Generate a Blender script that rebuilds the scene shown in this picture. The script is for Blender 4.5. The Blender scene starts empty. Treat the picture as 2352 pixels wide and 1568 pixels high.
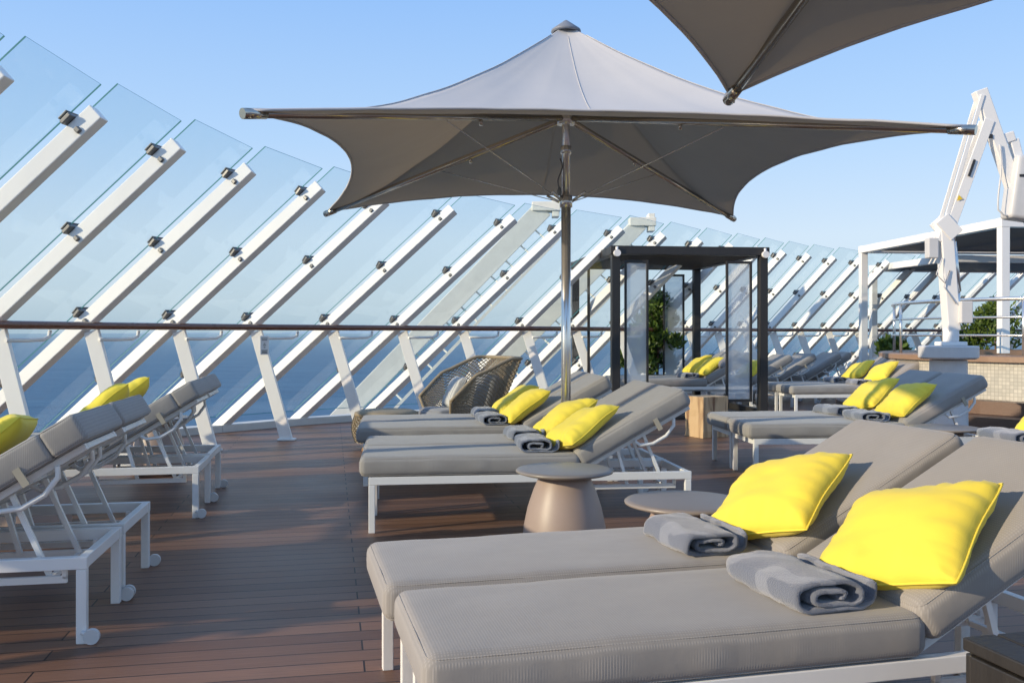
import bpy, bmesh, math, random
from mathutils import Vector, Matrix, noise
random.seed(7)
R=math.radians
scene=bpy.context.scene
COL=scene.collection

# ------------------------------------------------------------------ materials
def nt(name):
    m=bpy.data.materials.new(name); m.use_nodes=True
    t=m.node_tree; t.nodes.clear()
    out=t.nodes.new('ShaderNodeOutputMaterial')
    return m,t,out
def N(t,kind,**kw):
    n=t.nodes.new(kind)
    for k,v in kw.items():
        if k.startswith('_'): setattr(n,k[1:],v)
        else: n.inputs[k].default_value=v
    return n
def c4(c): return (c[0],c[1],c[2],1)
def basic(name,col,rough=.5,metal=0,var=.12,vscale=6,bump=0,bscale=80,spec=.5,sheen=0,coat=0,scale3=None):
    m,t,out=nt(name); L=t.links.new
    p=N(t,'ShaderNodeBsdfPrincipled'); p.inputs['Roughness'].default_value=rough
    p.inputs['Metallic'].default_value=metal; p.inputs['Specular IOR Level'].default_value=spec
    p.inputs['Sheen Weight'].default_value=sheen; p.inputs['Coat Weight'].default_value=coat
    tc=N(t,'ShaderNodeTexCoord'); src=tc.outputs['Object']
    if scale3:
        mp=N(t,'ShaderNodeMapping'); mp.inputs['Scale'].default_value=scale3; L(src,mp.inputs['Vector']); src=mp.outputs[0]
    nz=N(t,'ShaderNodeTexNoise',Scale=vscale,Detail=5.0,Roughness=.6); L(src,nz.inputs['Vector'])
    mx=N(t,'ShaderNodeMix',_data_type='RGBA'); L(nz.outputs['Fac'],mx.inputs['Factor'])
    mx.inputs['A'].default_value=c4([x*(1-var) for x in col]); mx.inputs['B'].default_value=c4([min(1,x*(1+var)) for x in col])
    L(mx.outputs['Result'],p.inputs['Base Color'])
    mr=N(t,'ShaderNodeMapRange'); mr.inputs['To Min'].default_value=max(0,rough-.08); mr.inputs['To Max'].default_value=min(1,rough+.08)
    L(nz.outputs['Fac'],mr.inputs['Value']); L(mr.outputs[0],p.inputs['Roughness'])
    if bump:
        n2=N(t,'ShaderNodeTexNoise',Scale=bscale,Detail=4.0); L(src,n2.inputs['Vector'])
        b=N(t,'ShaderNodeBump',Strength=bump,Distance=.01); L(n2.outputs['Fac'],b.inputs['Height']); L(b.outputs[0],p.inputs['Normal'])
    L(p.outputs[0],out.inputs[0]); return m
def fabric(name,col,period=.008,amp=.15,bump=.2,sheen=.2,transl=0,soft=.2):
    m,t,out=nt(name); L=t.links.new
    p=N(t,'ShaderNodeBsdfPrincipled',Roughness=.85); p.inputs['Sheen Weight'].default_value=sheen
    p.inputs['Specular IOR Level'].default_value=.25
    tc=N(t,'ShaderNodeTexCoord')
    w1=N(t,'ShaderNodeTexWave',Scale=.314/period,Distortion=.6); w1.bands_direction='X'; L(tc.outputs['Object'],w1.inputs[0])
    w2=N(t,'ShaderNodeTexWave',Scale=.314/period,Distortion=.6); w2.bands_direction='Y'; L(tc.outputs['Object'],w2.inputs[0])
    ml=N(t,'ShaderNodeMath',_operation='MULTIPLY'); L(w1.outputs['Fac'],ml.inputs[0]); L(w2.outputs['Fac'],ml.inputs[1])
    nz=N(t,'ShaderNodeTexNoise',Scale=3.0,Detail=8.0,Roughness=.7); L(tc.outputs['Object'],nz.inputs[0])
    ad=N(t,'ShaderNodeMath',_operation='MULTIPLY_ADD'); L(nz.outputs['Fac'],ad.inputs[0]); ad.inputs[1].default_value=1.1; L(ml.outputs[0],ad.inputs[2])
    mr=N(t,'ShaderNodeMapRange'); mr.inputs['From Min'].default_value=.25; mr.inputs['From Max'].default_value=1.5; L(ad.outputs[0],mr.inputs[0])
    mx=N(t,'ShaderNodeMix',_data_type='RGBA'); L(mr.outputs[0],mx.inputs['Factor'])
    mx.inputs['A'].default_value=c4([x*(1-amp) for x in col]); mx.inputs['B'].default_value=c4([min(1,x*(1+amp)) for x in col])
    L(mx.outputs['Result'],p.inputs['Base Color'])
    n3=N(t,'ShaderNodeTexNoise',Scale=7.0,Detail=5.0); L(tc.outputs['Object'],n3.inputs[0])
    b0=N(t,'ShaderNodeBump',Strength=soft,Distance=.02); L(n3.outputs['Fac'],b0.inputs['Height'])
    b=N(t,'ShaderNodeBump',Strength=bump,Distance=.002); L(ml.outputs[0],b.inputs['Height']); L(b0.outputs[0],b.inputs['Normal']); L(b.outputs[0],p.inputs['Normal'])
    if transl:
        tl=N(t,'ShaderNodeBsdfTranslucent'); tl.inputs[0].default_value=c4(col)
        ms=N(t,'ShaderNodeMixShader'); ms.inputs[0].default_value=transl; L(p.outputs[0],ms.inputs[1]); L(tl.outputs[0],ms.inputs[2]); L(ms.outputs[0],out.inputs[0])
    else: L(p.outputs[0],out.inputs[0])
    return m

M={}
M['white']=basic('white_painted_metal',(.83,.82,.80),.38,var=.05,vscale=3,bump=.03,bscale=40)
M['beamwhite']=basic('white_marine_paint',(.86,.845,.81),.42,var=.06,vscale=2.5,bump=.05,bscale=25)
M['steel']=basic('brushed_steel',(.80,.78,.74),.25,metal=.9,var=.05,vscale=3,scale3=(1,1,.2))
M['ribsteel']=basic('polished_rib_steel',(.55,.50,.43),.2,metal=1,var=.12,vscale=3)
M['dsteel']=basic('dark_clamp_metal',(.19,.185,.18),.4,metal=.5,var=.2)
M['black']=basic('black_stained_wood',(.026,.024,.023),.5,var=.35,vscale=10,bump=.3,bscale=60,scale3=(1,1,.1))
M['cushion']=fabric('grey_outdoor_fabric',(.325,.308,.292))
M['cushion2']=fabric('dark_grey_fabric',(.27,.27,.28))
M['yellow']=fabric('yellow_linen',(.97,.79,.09),period=.003,amp=.03,bump=.1,sheen=.2,transl=.12,soft=.22)
M['strap']=basic('beige_strap',(.42,.38,.30),.8)
M['tabletop']=basic('bronze_ceramic',(.26,.225,.20),.36,var=.12)
M['tablebase']=basic('taupe_ceramic',(.40,.30,.25),.42,var=.1)
M['pot']=basic('white_planter',(.72,.71,.68),.5,var=.08)
M['rubber']=basic('grey_plastic',(.62,.62,.62),.4)
M['teakrail']=basic('varnished_handrail',(.16,.06,.035),.28,var=.25,coat=.3,scale3=(1,1,8))
M['curb']=basic('curb_white',(.68,.67,.63),.5,var=.15)
M['darkdeckwood']=basic('dark_step_wood',(.13,.075,.05),.45,var=.3,vscale=8,bump=.2,scale3=(1,8,8))
M['wicker']=basic('woven_wicker',(.33,.26,.17),.7,var=.6,vscale=45,bump=.3)
M['teak']=basic('teak_leg',(.42,.22,.09),.5,var=.3,vscale=20,scale3=(8,8,1))
M['yellowmark']=basic('warning_yellow',(.8,.55,.03),.4)
M['dark']=basic('dark_plastic',(.03,.03,.032),.5)
M['hinge']=basic('grey_truss_paint',(.78,.78,.70),.5)
M['rim']=basic('rim_wood',(.28,.18,.12),.4,var=.25,vscale=6)
M['cap']=basic('cap_grey_blue',(.20,.22,.26),.5)

def canopy_mat():
    m,t,out=nt('grey_canopy_fabric'); L=t.links.new
    tc=N(t,'ShaderNodeTexCoord')
    nz=N(t,'ShaderNodeTexNoise',Scale=1.3,Detail=8.0,Roughness=.65); L(tc.outputs['Object'],nz.inputs[0])
    mx=N(t,'ShaderNodeMix',_data_type='RGBA'); L(nz.outputs['Fac'],mx.inputs['Factor'])
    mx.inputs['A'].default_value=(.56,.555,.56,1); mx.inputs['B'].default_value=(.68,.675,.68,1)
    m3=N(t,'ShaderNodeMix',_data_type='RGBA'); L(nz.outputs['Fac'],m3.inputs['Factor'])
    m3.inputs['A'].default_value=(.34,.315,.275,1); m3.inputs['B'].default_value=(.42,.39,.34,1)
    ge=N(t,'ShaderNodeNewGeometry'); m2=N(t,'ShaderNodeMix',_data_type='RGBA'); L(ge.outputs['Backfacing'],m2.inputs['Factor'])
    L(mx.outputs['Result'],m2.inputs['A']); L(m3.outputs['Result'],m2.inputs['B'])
    p=N(t,'ShaderNodeBsdfPrincipled',Roughness=.85); p.inputs['Specular IOR Level'].default_value=.15
    L(m2.outputs['Result'],p.inputs['Base Color'])
    tr=N(t,'ShaderNodeBsdfTranslucent'); tr.inputs[0].default_value=(.46,.38,.29,1)
    ms=N(t,'ShaderNodeMixShader'); ms.inputs[0].default_value=.13; L(p.outputs[0],ms.inputs[1]); L(tr.outputs[0],ms.inputs[2])
    L(ms.outputs[0],out.inputs[0]); return m
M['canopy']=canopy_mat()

def glass_mat(name,tint,gl=.045):
    m,t,out=nt(name); L=t.links.new
    tr=N(t,'ShaderNodeBsdfTransparent'); tr.inputs[0].default_value=c4(tint)
    g=N(t,'ShaderNodeBsdfGlossy',Roughness=.03); g.inputs[0].default_value=(.95,.98,1,1)
    lw=N(t,'ShaderNodeLayerWeight',Blend=.2)
    mr=N(t,'ShaderNodeMapRange'); mr.inputs['To Min'].default_value=gl; mr.inputs['To Max'].default_value=.28; L(lw.outputs['Fresnel'],mr.inputs[0])
    ms=N(t,'ShaderNodeMixShader'); L(mr.outputs[0],ms.inputs[0]); L(tr.outputs[0],ms.inputs[1]); L(g.outputs[0],ms.inputs[2])
    tc=N(t,'ShaderNodeTexCoord'); nz=N(t,'ShaderNodeTexNoise',Scale=1.5,Detail=8.0,Roughness=.7); L(tc.outputs['Object'],nz.inputs[0])
    mh=N(t,'ShaderNodeMapRange'); mh.inputs['To Min'].default_value=.01; mh.inputs['To Max'].default_value=.06; L(nz.outputs['Fac'],mh.inputs[0])
    d=N(t,'ShaderNodeBsdfDiffuse'); d.inputs[0].default_value=(.78,.85,.88,1)
    m2=N(t,'ShaderNodeMixShader'); L(mh.outputs[0],m2.inputs[0]); L(ms.outputs[0],m2.inputs[1]); L(d.outputs[0],m2.inputs[2])
    L(m2.outputs[0],out.inputs[0]); return m
M['glass']=glass_mat('screen_glass',(.89,.955,.965))
M['glassedge']=basic('glass_edge_green',(.08,.24,.25),.2)
def frosted():
    m,t,out=nt('frosted_panel'); L=t.links.new
    p=N(t,'ShaderNodeBsdfPrincipled',Roughness=.5); p.inputs['Base Color'].default_value=(.88,.91,.94,1)
    tr=N(t,'ShaderNodeBsdfTransparent'); tr.inputs[0].default_value=(.96,.98,1,1)
    tl=N(t,'ShaderNodeBsdfTranslucent'); tl.inputs[0].default_value=(.93,.96,.98,1)
    a=N(t,'ShaderNodeMixShader'); a.inputs[0].default_value=.6; L(p.outputs[0],a.inputs[1]); L(tl.outputs[0],a.inputs[2])
    b=N(t,'ShaderNodeMixShader'); b.inputs[0].default_value=.60; L(a.outputs[0],b.inputs[1]); L(tr.outputs[0],b.inputs[2])
    L(b.outputs[0],out.inputs[0]); return m
M['frost']=frosted()

DECKYAW=R(11.2)
def deck_mat():
    m,t,out=nt('composite_deck_planks'); L=t.links.new
    tc=N(t,'ShaderNodeTexCoord')
    mp=N(t,'ShaderNodeMapping',_vector_type='POINT'); mp.inputs['Rotation'].default_value=(0,0,-DECKYAW); mp.inputs['Location'].default_value=(-.123,0,0)
    L(tc.outputs['Object'],mp.inputs[0])
    br=N(t,'ShaderNodeTexBrick',_offset=.5,_offset_frequency=2,_squash=1.0); L(mp.outputs[0],br.inputs[0])
    br.inputs['Scale'].default_value=1; br.inputs['Brick Width'].default_value=2.4; br.inputs['Row Height'].default_value=.118
    br.inputs['Mortar Size'].default_value=.0036; br.inputs['Mortar Smooth'].default_value=.1; br.inputs['Bias'].default_value=0
    br.inputs['Color1'].default_value=(.150,.076,.046,1); br.inputs['Color2'].default_value=(.250,.132,.080,1); br.inputs['Mortar'].default_value=(.018,.012,.010,1)
    mp2=N(t,'ShaderNodeMapping'); mp2.inputs['Scale'].default_value=(1.2,30,1); L(mp.outputs[0],mp2.inputs[0])
    nz=N(t,'ShaderNodeTexNoise',Scale=3.0,Detail=8.0,Roughness=.7); L(mp2.outputs[0],nz.inputs[0])
    n2=N(t,'ShaderNodeTexNoise',Scale=1.1,Detail=6.0,Roughness=.6); L(mp.outputs[0],n2.inputs[0])
    ms=N(t,'ShaderNodeMath',_operation='ADD'); L(nz.outputs['Fac'],ms.inputs[0]); L(n2.outputs['Fac'],ms.inputs[1])
    mr=N(t,'ShaderNodeMapRange'); mr.inputs['From Min'].default_value=.6; mr.inputs['From Max'].default_value=1.4; mr.inputs['To Min'].default_value=.62; mr.inputs['To Max'].default_value=1.34; L(ms.outputs[0],mr.inputs[0])
    vm=N(t,'ShaderNodeVectorMath',_operation='SCALE'); L(br.outputs['Color'],vm.inputs[0]); L(mr.outputs[0],vm.inputs['Scale'])
    p=N(t,'ShaderNodeBsdfPrincipled'); L(vm.outputs[0],p.inputs['Base Color']); p.inputs['Specular IOR Level'].default_value=.4
    r=N(t,'ShaderNodeMapRange'); r.inputs['To Min'].default_value=.32; r.inputs['To Max'].default_value=.6; L(n2.outputs['Fac'],r.inputs[0]); L(r.outputs[0],p.inputs['Roughness'])
    wv=N(t,'ShaderNodeTexWave',Scale=.314/.012); wv.bands_direction='Y'; L(mp.outputs[0],wv.inputs[0])
    b1=N(t,'ShaderNodeBump',Strength=.12,Distance=.002); L(wv.outputs['Fac'],b1.inputs['Height'])
    b2=N(t,'ShaderNodeBump',Strength=.25,Distance=.003); L(nz.outputs['Fac'],b2.inputs['Height']); L(b1.outputs[0],b2.inputs['Normal'])
    b3=N(t,'ShaderNodeBump',Strength=.8,Distance=.006,_invert=True); L(br.outputs['Fac'],b3.inputs['Height']); L(b2.outputs[0],b3.inputs['Normal'])
    L(b3.outputs[0],p.inputs['Normal']); L(p.outputs[0],out.inputs[0]); return m
M['deck']=deck_mat()
def sea_mat():
    m,t,out=nt('sea_water'); L=t.links.new
    tc=N(t,'ShaderNodeTexCoord')
    n1=N(t,'ShaderNodeTexNoise',Scale=.25,Detail=9.0,Roughness=.68); L(tc.outputs['Object'],n1.inputs[0])
    n2=N(t,'ShaderNodeTexNoise',Scale=.012,Detail=7.0,Roughness=.7)
    mp=N(t,'ShaderNodeMapping'); mp.inputs['Scale'].default_value=(.6,2.0,1); L(tc.outputs['Object'],mp.inputs[0]); L(mp.outputs[0],n2.inputs[0])
    n3=N(t,'ShaderNodeTexNoise',Scale=.16,Detail=6.0,Roughness=.75); L(mp.outputs[0],n3.inputs[0])
    ad=N(t,'ShaderNodeMath',_operation='ADD'); L(n2.outputs['Fac'],ad.inputs[0]); L(n3.outputs['Fac'],ad.inputs[1])
    mrr=N(t,'ShaderNodeMapRange'); mrr.inputs['From Min'].default_value=.75; mrr.inputs['From Max'].default_value=1.25; L(ad.outputs[0],mrr.inputs[0])
    mx=N(t,'ShaderNodeMix',_data_type='RGBA'); mx.inputs['A'].default_value=(.035,.115,.22,1); mx.inputs['B'].default_value=(.085,.205,.33,1); L(mrr.outputs[0],mx.inputs['Factor'])
    b=N(t,'ShaderNodeBump',Strength=1.0,Distance=1.6); L(n1.outputs['Fac'],b.inputs['Height'])
    d=N(t,'ShaderNodeBsdfDiffuse'); L(mx.outputs['Result'],d.inputs[0]); L(b.outputs[0],d.inputs['Normal'])
    g=N(t,'ShaderNodeBsdfGlossy',Roughness=.3); L(b.outputs[0],g.inputs['Normal'])
    a=N(t,'ShaderNodeMixShader'); a.inputs[0].default_value=.12; L(d.outputs[0],a.inputs[1]); L(g.outputs[0],a.inputs[2])
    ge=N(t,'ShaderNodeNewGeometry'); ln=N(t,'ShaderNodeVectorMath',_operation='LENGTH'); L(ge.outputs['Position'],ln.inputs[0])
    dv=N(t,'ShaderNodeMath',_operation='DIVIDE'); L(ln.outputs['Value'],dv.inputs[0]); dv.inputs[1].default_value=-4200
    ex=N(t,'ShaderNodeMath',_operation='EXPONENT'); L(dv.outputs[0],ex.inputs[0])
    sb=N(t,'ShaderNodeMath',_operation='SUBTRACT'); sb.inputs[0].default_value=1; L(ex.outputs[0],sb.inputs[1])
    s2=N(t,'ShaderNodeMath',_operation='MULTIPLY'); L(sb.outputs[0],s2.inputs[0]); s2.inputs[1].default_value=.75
    em=N(t,'ShaderNodeEmission'); em.inputs[0].default_value=(.38,.53,.68,1)  # horizon haze painted into the water: pale emission growing with distance
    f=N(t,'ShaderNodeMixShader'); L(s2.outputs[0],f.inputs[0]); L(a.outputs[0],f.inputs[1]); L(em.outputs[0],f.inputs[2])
    L(f.outputs[0],out.inputs[0]); return m
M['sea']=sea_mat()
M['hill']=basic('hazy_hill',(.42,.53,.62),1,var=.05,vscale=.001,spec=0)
M['tubwater']=basic('tub_water',(.10,.30,.36),.1)
def leaf_mat():
    m,t,out=nt('bush_leaves'); L=t.links.new
    gi=N(t,'ShaderNodeNewGeometry')
    cr=N(t,'ShaderNodeValToRGB'); cr.color_ramp.elements[0].color=(.03,.07,.012,1); cr.color_ramp.elements[1].color=(.15,.23,.035,1)
    L(gi.outputs['Random Per Island'],cr.inputs[0])
    p=N(t,'ShaderNodeBsdfPrincipled',Roughness=.5); L(cr.outputs[0],p.inputs['Base Color'])
    tl=N(t,'ShaderNodeBsdfTranslucent'); L(cr.outputs[0],tl.inputs[0])
    ms=N(t,'ShaderNodeMixShader'); ms.inputs[0].default_value=.25; L(p.outputs[0],ms.inputs[1]); L(tl.outputs[0],ms.inputs[2])
    L(ms.outputs[0],out.inputs[0]); return m
M['plant']=leaf_mat()
def towel_mat():
    m,t,out=nt('terry_towel'); L=t.links.new
    tc=N(t,'ShaderNodeTexCoord')
    v=N(t,'ShaderNodeTexWave',Scale=2.6,Distortion=9.0,Detail=.6); v.inputs['Detail Scale'].default_value=1.6; v.bands_direction='DIAGONAL'; L(tc.outputs['Object'],v.inputs[0])
    cr=N(t,'ShaderNodeValToRGB'); cr.color_ramp.elements[0].position=.58; cr.color_ramp.elements[1].position=.66
    cr.color_ramp.elements[0].color=(.145,.165,.215,1); cr.color_ramp.elements[1].color=(.235,.255,.305,1); L(v.outputs['Fac'],cr.inputs[0])
    p=N(t,'ShaderNodeBsdfPrincipled',Roughness=.95); p.inputs['Sheen Weight'].default_value=.5; L(cr.outputs[0],p.inputs['Base Color'])
    nz=N(t,'ShaderNodeTexNoise',Scale=240.0,Detail=3.0); L(tc.outputs['Object'],nz.inputs[0])
    b=N(t,'ShaderNodeBump',Strength=.9,Distance=.005); L(nz.outputs['Fac'],b.inputs['Height']); L(b.outputs[0],p.inputs['Normal'])
    L(p.outputs[0],out.inputs[0]); return m
M['towel']=towel_mat()
def tile_mat():
    m,t,out=nt('mosaic_tiles'); L=t.links.new
    tc=N(t,'ShaderNodeTexCoord')
    br=N(t,'ShaderNodeTexBrick',_offset=0.0); L(tc.outputs['UV'],br.inputs[0])
    br.inputs['Scale'].default_value=1; br.inputs['Brick Width'].default_value=.05; br.inputs['Row Height'].default_value=.05
    br.inputs['Mortar Size'].default_value=.003
    br.inputs['Color1'].default_value=(.55,.53,.46,1); br.inputs['Color2'].default_value=(.43,.42,.37,1); br.inputs['Mortar'].default_value=(.30,.29,.25,1)
    p=N(t,'ShaderNodeBsdfPrincipled',Roughness=.3); L(br.outputs['Color'],p.inputs['Base Color']); L(p.outputs[0],out.inputs[0]); return m
M['tile']=tile_mat()
def log_mat():
    m,t,out=nt('raw_log_wood'); L=t.links.new
    tc=N(t,'ShaderNodeTexCoord'); mp=N(t,'ShaderNodeMapping'); mp.inputs['Scale'].default_value=(6,6,.8); L(tc.outputs['Object'],mp.inputs[0])
    nz=N(t,'ShaderNodeTexNoise',Scale=2.0,Detail=6.0,Distortion=.6); L(mp.outputs[0],nz.inputs[0])
    cr=N(t,'ShaderNodeValToRGB'); cr.color_ramp.elements[0].position=.33; cr.color_ramp.elements[0].color=(.20,.09,.04,1)
    cr.color_ramp.elements[1].position=.52; cr.color_ramp.elements[1].color=(.62,.42,.23,1); L(nz.outputs['Fac'],cr.inputs[0])
    p=N(t,'ShaderNodeBsdfPrincipled',Roughness=.6); L(cr.outputs[0],p.inputs['Base Color'])
    b=N(t,'ShaderNodeBump',Strength=.5,Distance=.01); L(nz.outputs['Fac'],b.inputs['Height']); L(b.outputs[0],p.inputs['Normal'])
    L(p.outputs[0],out.inputs[0]); return m
M['log']=log_mat()
def stripe_mat():
    m,t,out=nt('striped_pillow'); L=t.links.new
    tc=N(t,'ShaderNodeTexCoord'); w=N(t,'ShaderNodeTexWave',Scale=9.0); w.bands_direction='Y'; L(tc.outputs['Object'],w.inputs[0])
    cr=N(t,'ShaderNodeValToRGB'); cr.color_ramp.elements[0].position=.3; cr.color_ramp.elements[1].position=.5
    cr.color_ramp.elements[0].color=(.36,.36,.36,1); cr.color_ramp.elements[1].color=(.6,.59,.56,1); L(w.outputs['Fac'],cr.inputs[0])
    p=N(t,'ShaderNodeBsdfPrincipled',Roughness=.9); L(cr.outputs[0],p.inputs['Base Color']); L(p.outputs[0],out.inputs[0]); return m
M['stripe']=stripe_mat()

# ------------------------------------------------------------------ mesh helpers
def V(*a): return Vector(a)
def beam(bm,p0,p1,w,h,side=None,mi=0):
    p0=Vector(p0); p1=Vector(p1); d=(p1-p0).normalized()
    if side is None:
        side=d.cross(V(0,0,1))
        if side.length<1e-3: side=V(0,1,0)
    side=Vector(side); side=(side-d*side.dot(d)).normalized(); up=side.cross(d).normalized()
    vs=[]
    for p in (p0,p1):
        for a,b in ((-1,-1),(1,-1),(1,1),(-1,1)):
            vs.append(bm.verts.new(p+side*(a*w/2)+up*(b*h/2)))
    for f in ((3,2,1,0),(4,5,6,7),(0,1,5,4),(1,2,6,5),(2,3,7,6),(3,0,4,7)):
        fc=bm.faces.new([vs[i] for i in f]); fc.material_index=mi
def box(bm,c,s,rz=0,mi=0):
    c=Vector(c); m=Matrix.Rotation(rz,3,'Z')
    vs=[bm.verts.new(c+m@V(x*s[0]/2,y*s[1]/2,z*s[2]/2)) for z in(-1,1) for x,y in((-1,-1),(1,-1),(1,1),(-1,1))]
    for f in ((3,2,1,0),(4,5,6,7),(0,1,5,4),(1,2,6,5),(2,3,7,6),(3,0,4,7)):
        fc=bm.faces.new([vs[i] for i in f]); fc.material_index=mi
def tube(bm,pts,r,seg=12,cap=True,closed=False,smooth=True):
    pts=[Vector(p) for p in pts]; n=len(pts); rings=[]; prev=None
    for i,p in enumerate(pts):
        if closed: d=pts[(i+1)%n]-pts[i-1]
        elif i==0: d=pts[1]-p
        elif i==n-1: d=p-pts[i-1]
        else: d=pts[i+1]-pts[i-1]
        d.normalize()
        if prev is None:
            a=d.cross(V(0,0,1))
            if a.length<.05: a=d.cross(V(1,0,0))
        else: a=prev-d*prev.dot(d)
        a.normalize(); prev=a; b=d.cross(a)
        rr=r[i] if isinstance(r,(list,tuple)) else r
        rings.append([bm.verts.new(p+(a*math.cos(2*math.pi*k/seg)+b*math.sin(2*math.pi*k/seg))*rr) for k in range(seg)])
    m=n if closed else n-1
    for i in range(m):
        A=rings[i]; B=rings[(i+1)%n]
        for k in range(seg):
            f=bm.faces.new((A[k],A[(k+1)%seg],B[(k+1)%seg],B[k])); f.smooth=smooth
    if cap and not closed:
        bm.faces.new(rings[0][::-1]); bm.faces.new(rings[-1])
def revolve(bm,prof,seg=40,c=(0,0,0),smooth=True):
    c=Vector(c); rings=[]
    for r,z in prof:
        if r<1e-5: rings.append([bm.verts.new(c+V(0,0,z))])
        else: rings.append([bm.verts.new(c+V(r*math.cos(2*math.pi*k/seg),r*math.sin(2*math.pi*k/seg),z)) for k in range(seg)])
    for A,B in zip(rings,rings[1:]):
        for k in range(seg):
            k2=(k+1)%seg
            if len(A)==1 and len(B)==1: continue
            if len(A)==1: vs=(A[0],B[k2],B[k])
            elif len(B)==1: vs=(A[k],A[k2],B[0])
            else: vs=(A[k],A[k2],B[k2],B[k])
            f=bm.faces.new(vs); f.smooth=smooth
def cushion(bm,c,half,r,Mx=None,puff=.007,res=.045,seed=0,wr=.004,piping=True):
    hx,hy,hz=half; c=Vector(c); Mx=Mx or Matrix.Identity(3)
    nx=max(4,int(2*hx/res)); ny=max(4,int(2*hy/res))
    cache={}
    def samp(n,h):
        a=[-h,-h+r*.3,-h+r*.65,-h+r]; b=[-x for x in a[::-1]]
        mid=[-h+r+(2*h-2*r)*k/n for k in range(1,n)]
        return a+mid+b
    X=samp(nx,hx); Y=samp(ny,hy); Z=samp(2,hz)
    def vert(x,y,z):
        k=(round(x,5),round(y,5),round(z,5))
        if k in cache: return cache[k]
        p=V(x,y,z); q=V(max(-hx+r,min(hx-r,x)),max(-hy+r,min(hy-r,y)),max(-hz+r,min(hz-r,z)))
        d=p-q
        if d.length>1e-7: p=q+d.normalized()*r
        u=(1-(x/hx)**2)*(1-(y/hy)**2)
        s=1 if z>0 else (-.4 if z<0 else 0)
        p.z+=s*puff*u**.4 if u>0 else 0
        side=1-(z/hz)**2
        if abs(x)>=hx-1e-6 and side>0: p.x+=math.copysign(puff*.6*side,x)
        if abs(y)>=hy-1e-6 and side>0: p.y+=math.copysign((puff*.6+.004*noise.noise(V(x*9,seed,y)))*side,y)
        nn=noise.noise(V(x*4+seed*7.1,y*5,z*5+seed))*wr+noise.noise(V(x*14+seed,y*14,z*9))*wr*.35
        p.z+=nn*(1 if z>0 else .2)
        v=bm.verts.new(c+Mx@p); cache[k]=v; return v
    def face(a):
        f=bm.faces.new(a); f.smooth=True
    for z,fl in ((hz,0),(-hz,1)):
        for i in range(len(X)-1):
            for j in range(len(Y)-1):
                a=[vert(X[i],Y[j],z),vert(X[i+1],Y[j],z),vert(X[i+1],Y[j+1],z),vert(X[i],Y[j+1],z)]; face(a[::-1] if fl else a)
    for y,fl in ((hy,1),(-hy,0)):
        for i in range(len(X)-1):
            for j in range(len(Z)-1):
                a=[vert(X[i],y,Z[j]),vert(X[i+1],y,Z[j]),vert(X[i+1],y,Z[j+1]),vert(X[i],y,Z[j+1])]; face(a[::-1] if fl else a)
    for x,fl in ((hx,0),(-hx,1)):
        for i in range(len(Y)-1):
            for j in range(len(Z)-1):
                a=[vert(x,Y[i],Z[j]),vert(x,Y[i+1],Z[j]),vert(x,Y[i+1],Z[j+1]),vert(x,Y[i],Z[j+1])]; face(a[::-1] if fl else a)
    if piping:
        o=r*.29-.0005
        for zz in (hz-o,-(hz-o)):
            pts=[]
            ax,ay=hx-o,hy-o; rr=r*.8
            for cx,cy,a0 in ((ax-rr,ay-rr,0),(-ax+rr,ay-rr,90),(-ax+rr,-ay+rr,180),(ax-rr,-ay+rr,270)):
                for k in range(4):
                    a=R(a0+30*k); pts.append(c+Mx@V(cx+rr*math.cos(a),cy+rr*math.sin(a),zz))
            tube(bm,pts,.0022,6,closed=True)
def mk(name,bm,mats,parent=None,bevel=0,recalc=True,**props):
    if recalc: bmesh.ops.recalc_face_normals(bm,faces=bm.faces)
    me=bpy.data.meshes.new(name); bm.to_mesh(me); bm.free()
    for m in (mats if isinstance(mats,(list,tuple)) else [mats]): me.materials.append(m)
    o=bpy.data.objects.new(name,me); COL.objects.link(o)
    if parent: o.parent=parent
    if bevel:
        b=o.modifiers.new('bevel','BEVEL'); b.width=bevel; b.segments=2; b.limit_method='ANGLE'; b.angle_limit=R(40)
    for k,v in props.items(): o[k]=v
    return o
def root(name,label,category,group=None,loc=(0,0,0),rz=0):
    e=bpy.data.objects.new(name,None); e.empty_display_size=.2; COL.objects.link(e)
    e.location=loc; e.rotation_euler=(0,0,rz); e['label']=label; e['category']=category
    if group: e['group']=group
    return e
def copy_thing(src,loc,rz,label=None):
    o=src.copy(); COL.objects.link(o); o.location=loc; o.rotation_euler=(0,0,rz)
    if label: o['label']=label
    for ch in list(src.children):
        c=ch.copy(); COL.objects.link(c); c.parent=o
        for g in list(ch.children):
            gc=g.copy(); COL.objects.link(gc); gc.parent=c
    return o

# ------------------------------------------------------------------ setting
bm=bmesh.new()
S=60000
vs=[bm.verts.new(p) for p in ((-S,-S,0),(S,-S,0),(S,S,0),(-S,S,0))]; bm.faces.new(vs)
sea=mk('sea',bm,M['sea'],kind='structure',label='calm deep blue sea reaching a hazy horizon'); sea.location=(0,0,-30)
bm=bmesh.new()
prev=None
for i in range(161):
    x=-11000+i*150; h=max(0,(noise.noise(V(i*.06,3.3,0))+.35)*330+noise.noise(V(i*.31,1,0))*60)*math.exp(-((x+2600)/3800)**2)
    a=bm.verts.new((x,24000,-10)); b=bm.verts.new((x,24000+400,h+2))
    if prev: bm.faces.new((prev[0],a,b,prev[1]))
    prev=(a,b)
mk('hills',bm,M['hill'],kind='structure',label='faint hazy hills along the horizon')

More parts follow.
